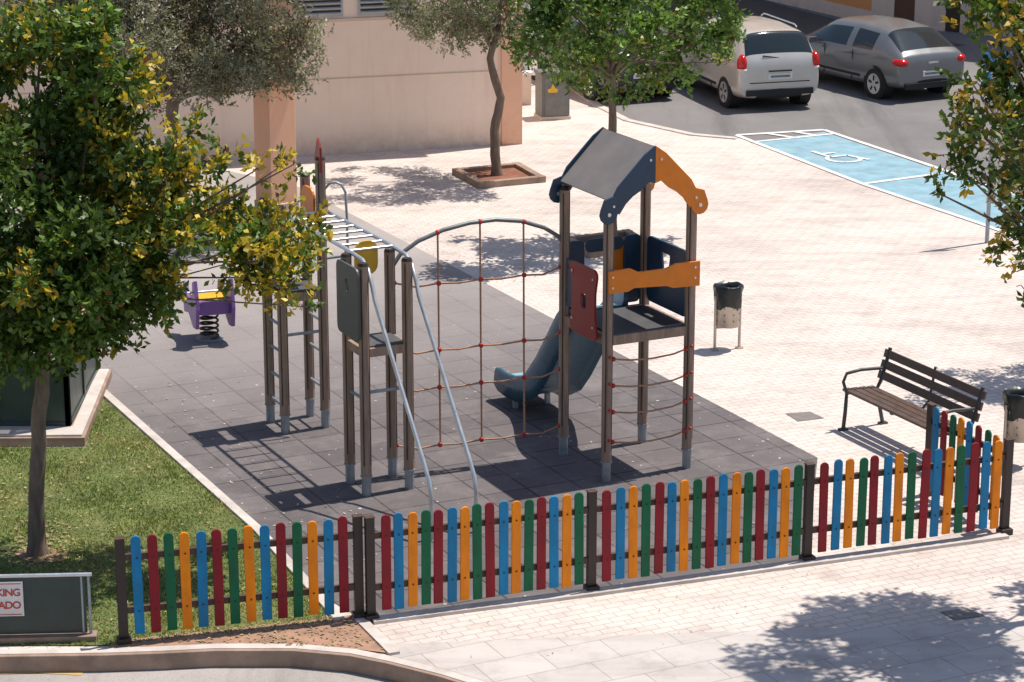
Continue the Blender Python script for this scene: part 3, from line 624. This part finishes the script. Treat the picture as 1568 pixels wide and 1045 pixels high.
hatch=[(-2.18,.40,.76,.70,.74,.58,.80,.82,'p','p'),(-2.16,.30,.84,.80,.90,.70,.95,.97,'p','p'),(-2.08,.26,.88,.84,.94,.74,.99,1.01,'p','g'),(-1.55,.2,.89,.87,.97,.62,1.32,1.37,'p','g'),(-1.45,.2,.89,.87,.97,.61,1.36,1.42,'p','p'),(-1.30,.2,.9,.87,.96,.61,1.37,1.43,'g','p'),(-.58,.18,.91,.88,.94,.62,1.41,1.48,'g','p'),(-.52,.18,.91,.88,.94,.62,1.41,1.48,'p','p'),(-.44,.18,.91,.88,.94,.62,1.41,1.48,'g','p'),(.38,.18,.91,.88,.93,.62,1.37,1.44,'g','p'),(.55,.18,.91,.87,.92,.6,1.33,1.40,'g','g'),(1.35,.2,.89,.84,.88,.70,.91,.95,'p','p'),(1.95,.24,.84,.76,.74,.6,.78,.82,'p','p'),(2.15,.32,.76,.68,.60,.52,.64,.66,'p','p'),(2.18,.4,.7,.62,.55,.48,.57,.58,'p','p')]
p_silver=paint('silver_paint',(.60,.57,.53),.25); p_grey=paint('grey_paint',(.19,.20,.21),.3); p_dk=paint('dark_car_paint',(.03,.035,.04))
def place(rear,h): return rear+Vector((math.cos(h),math.sin(h),0))*2.13*CS
h1=math.radians(90+17); car('parked_car',place(G(1193,171),h1),h1,mpv,.90,4.26,p_silver,'mpv')
h2=math.radians(90+29); car('parked_car',place(G(1424,154),h2),h2,hatch,.91,4.36,p_grey,'hatch')
h3=math.radians(90+24); car('parked_car',place(G(985,158),h3),h3,hatch,.91,4.36,p_dk,'hatch')
# ---------------------------------------------------------------- trees
def tree(name,base,trunk,tr,blobs,leaf,n,pal,depth=.7,yel=(0,(0.3,.25,.03)),spr=9,px=155,sub=9,limb=.03,hang=0,yf=None,rs=(.28,.5)):
    g=group(name,base); Y=base.y
    tp=[(PY(x,y,Y+random.uniform(-.03,.03))-base) for x,y in trunk]; tp[0]=Vector((0,0,-.02))
    mb=MB()
    P=[];R=[]
    for i in range(len(tp)-1):
        for k in range(4):
            t=k/4; q=tp[i].lerp(tp[i+1],t)+Vector((random.uniform(-.01,.01),random.uniform(-.01,.01),0)); P.append(q); R.append((tr[i]*(1-t)+tr[i+1]*t)*random.uniform(.94,1.06))
    P.append(tp[-1]);R.append(tr[-1]); R[0]*=1.35
    mb.tube(P,R,m_bark,10)
    top=tp[-1]; subs=[]
    for (x,y,r,*o) in blobs:
        dy=o[0] if o else random.uniform(-depth,depth); c=PY(x,y,Y+dy)-base; rr=r/px
        j=top.lerp(tp[-2],random.uniform(0,.8)); m1=j.lerp(c,.5)+Vector((random.uniform(-.1,.1),random.uniform(-.1,.1),random.uniform(-.05,.2)))
        rb=limb*random.uniform(.7,1.2)*(.55 if c.z<top.z+.3 else 1); mb.tube([j,j.lerp(m1,.5)+Vector((0,0,.05)),m1,c],[rb,rb*.8,rb*.6,rb*.25],m_bark,6)
        for k in range(sub):
            d=Vector(rng.normal(0,1,3)).normalized(); q=c+d*rr*random.uniform(.25,.95); q.z-= hang*random.random()
            if k%3==0: mb.tube([c,c.lerp(q,.5)+Vector((0,0,.03)),q],[rb*.3,rb*.2,.004],m_bark,5)
            subs.append((q,rr*random.uniform(*rs),d))
    mb.build('trunk_and_limbs',g)
    w_=np.array([s[1]**2 for s in subs]); w_/=w_.sum(); idx=rng.choice(len(subs),n//spr,p=w_)
    C0=np.array([s[0] for s in subs]); R0=np.array([s[1] for s in subs]); D0=np.array([s[2] for s in subs]); tone=rng.uniform(.6,1.35,len(subs)); yb=rng.random(len(subs))
    ns=len(idx); d=rng.normal(0,1,(ns,3)); d/=np.linalg.norm(d,axis=1)[:,None]; pos=C0[idx]+d*(R0[idx]*rng.random(ns)**.4)[:,None]
    ax=d*.6+D0[idx]*.4+np.array([0,0,.25])+rng.normal(0,.3,(ns,3)); ax/=np.linalg.norm(ax,axis=1)[:,None]
    N=ns*spr; si=np.repeat(np.arange(ns),spr); t=np.tile(np.linspace(0,1,spr),ns); pp=pos[si]+ax[si]*(t*leaf[0]*2.2)[:,None]
    ld=ax[si]*.5+rng.normal(0,.6,(N,3)); ld/=np.linalg.norm(ld,axis=1)[:,None]; pr=np.cross(ld,rng.normal(0,1,(N,3))+np.array([0,0,1.2])); pr/=np.linalg.norm(pr,axis=1)[:,None]+1e-9
    L=(leaf[0]*rng.uniform(.7,1.25,N))[:,None]; Wd=(leaf[1]*rng.uniform(.7,1.2,N))[:,None]; nn=np.cross(ld,pr)
    V=np.zeros((N,4,3)); V[:,0]=pp; V[:,1]=pp+ld*L*.55+pr*Wd*.5+nn*Wd*.2; V[:,2]=pp+ld*L; V[:,3]=pp+ld*L*.5-pr*Wd*.5+nn*Wd*.2
    pa=np.array(pal); k=rng.random(N)[:,None]; C=pa[0]*(1-k)+pa[1]*k; C=C*tone[idx][si][:,None]*rng.uniform(.75,1.25,(N,1))
    yp=np.full(len(subs),yel[0]) if yf is None else np.array([yf(s[0]) for s in subs])
    yy=((yb<yp)[idx][si]&(rng.random(N)<.7))|((rng.random(ns)<yp[idx]*.4)[si]); yc=np.array(yel[1]); C[yy]=yc*rng.uniform(.5,1.2,(yy.sum(),1))
    br=rng.random(N)<.015; C[br]=np.array([.22,.10,.03])
    mesh_np('leaves',V.reshape(-1,3),4,C,m_leaf,g)
green=[(.05,.105,.018),(.16,.25,.045)]; olive=[(.17,.18,.125),(.38,.38,.29)]; bright=[(.08,.17,.03),(.22,.34,.08)]
tree('broadleaf_tree',G(58,850),[(58,850),(56,760),(60,650),(66,560),(75,430)],[.085,.075,.07,.065,.055],
 [(60,100,78),(140,110,65),(195,120,35),(20,220,90),(115,230,90),(205,210,65),(50,350,90),(160,340,90),(245,295,68),(305,262,36),(320,335,48),(230,415,65),(130,450,75),(40,450,80),(215,475,42),(100,500,55,-.7),(30,520,50,-.6),(150,515,35,-.4),(60,420,70,-.9),(130,400,70,-.9),(415,355,44),(430,425,38),(395,400,38),(390,262,12,0),(455,375,28),(290,205,20),(345,230,16,0),(450,252,10,0),(425,258,11,0),(470,340,14,0),(465,470,12),(350,385,36),(-60,150,100),(-70,300,110),(-80,430,100),(-20,530,50),(90,530,32),(100,60,30),(40,40,28),(160,60,22)],
 (.085,.05),54000,green,yel=(.16,(.66,.50,.05)),sub=11,rs=(.2,.40),yf=lambda p:.5 if p.x>2.0 else (.32 if (p.x>1.2 and p.z>2.9) or p.z>4.6 else (.16 if p.x>.8 else .06)))
tree('olive_tree',G(270,345),[(270,345),(275,250),(262,180),(270,120)],[.13,.10,.09,.08],
 [(200,60,75),(280,50,75),(350,60,70),(420,50,55),(440,95,45),(380,105,42),(330,110,35),(460,55,30),(300,-30,90),(400,-30,80),(180,-20,80),(90,20,60),(40,10,50),(100,60,50),(390,128,24),(440,128,20),(300,100,50),(250,130,40),(340,140,22)],(.08,.028),56000,olive,px=103,depth=1.0,yel=(.10,(.16,.11,.07)),sub=13)
tree('olive_tree',G(760,272),[(760,272),(757,200),(766,150),(750,90),(765,40)],[.085,.075,.07,.06,.05],
 [(640,15,35),(680,35,42),(720,20,40),(770,20,40),(650,50,25),(700,60,25),(790,50,30),(745,60,22),(690,-50,70),(770,-60,70),(830,-40,50),(620,-30,40),(800,90,14),(610,10,20)],(.065,.026),24000,olive,px=93,depth=1.1,yel=(.12,(.13,.22,.05)),sub=10)
tree('broadleaf_tree',G(937,376),[(937,376),(938,300),(937,200),(938,140),(935,90)],[.08,.07,.06,.055,.045],
 [(830,50,45),(870,90,42),(890,40,45),(930,110,32),(950,60,45),(960,140,16),(1000,100,38),(1010,50,45),(1060,70,42),(1100,55,32),(1080,25,40),(800,80,20),(850,-20,60),(930,-40,70),(1020,-30,60),(1090,-20,50),(1125,40,15),(905,140,16),(1050,125,16),(1110,95,12),(870,130,14),(780,60,12)],(.09,.055),15500,bright,px=107,depth=1.1,yel=(.05,(.4,.4,.08)),sub=10,rs=(.2,.42))
tree('broadleaf_tree',G(1730,925),[(1730,925),(1728,800),(1725,650),(1720,520),(1700,430)],[.09,.08,.075,.07,.06],
 [(1530,30,45),(1570,120,55),(1485,190,28),(1462,250,30),(1545,215,45),(1515,290,30),(1590,350,50),(1570,445,18),(1640,200,110),(1690,350,90),(1700,60,130),(1800,200,120),(1800,380,100),(1640,-60,120),(1500,-20,30),(1580,400,30),(1445,300,12),(1490,130,22),(1640,450,50)],(.085,.05),22000,green,yel=(.2,(.62,.42,.05)),px=160,depth=1.1,sub=11,rs=(.16,.33))
tree('olive_tree',G(1735,585),[(1735,585),(1732,500),(1730,400),(1728,330)],[.09,.08,.07,.06],
 [(1640,250,55),(1690,180,70),(1760,200,80),(1660,330,40),(1720,120,70),(1600,290,32),(1560,270,30),(1540,215,28),(1590,230,35),(1545,310,22),(1800,300,70)],(.075,.03),16000,olive,px=128,depth=.9,yel=(.2,(.2,.14,.07)),sub=9,rs=(.2,.38))
def planter(name,pts,h=.10):
    g0=sum((G(*p) for p in pts),Vector())/4; P=[G(*p)-g0 for p in pts]; g=group(name,g0); mb=MB()
    for a_,b_ in zip(P,P[1:]+P[:1]):
        d=(b_-a_); L=d.length; c=(a_+b_)/2; mb.box((c.x,c.y,h/2),(L-.12,.12,h),m_kerb,rz=math.atan2(d.y,d.x))
    for a_ in P: mb.box((a_.x,a_.y,h/2),(.13,.13,h+.004),m_kerb,rz=ANG)
    mb.build('edging',g,bevel=.008); mb=MB(); mb.prism([p*.95 for p in P],(0,0,.04),M('red_soil',(.24,.10,.06),.95,.3,6,bmp=.8,fine=25)); mb.build('soil',g)
planter('tree_planter',[(700,268),(737,288),(828,279),(792,259)])
planter('tree_planter',[(872,374),(905,394),(993,382),(960,363)])
sheet('mulch',[(20,850),(60,838),(105,848),(95,862),(45,866)],.016,m_dirt)
print('done')
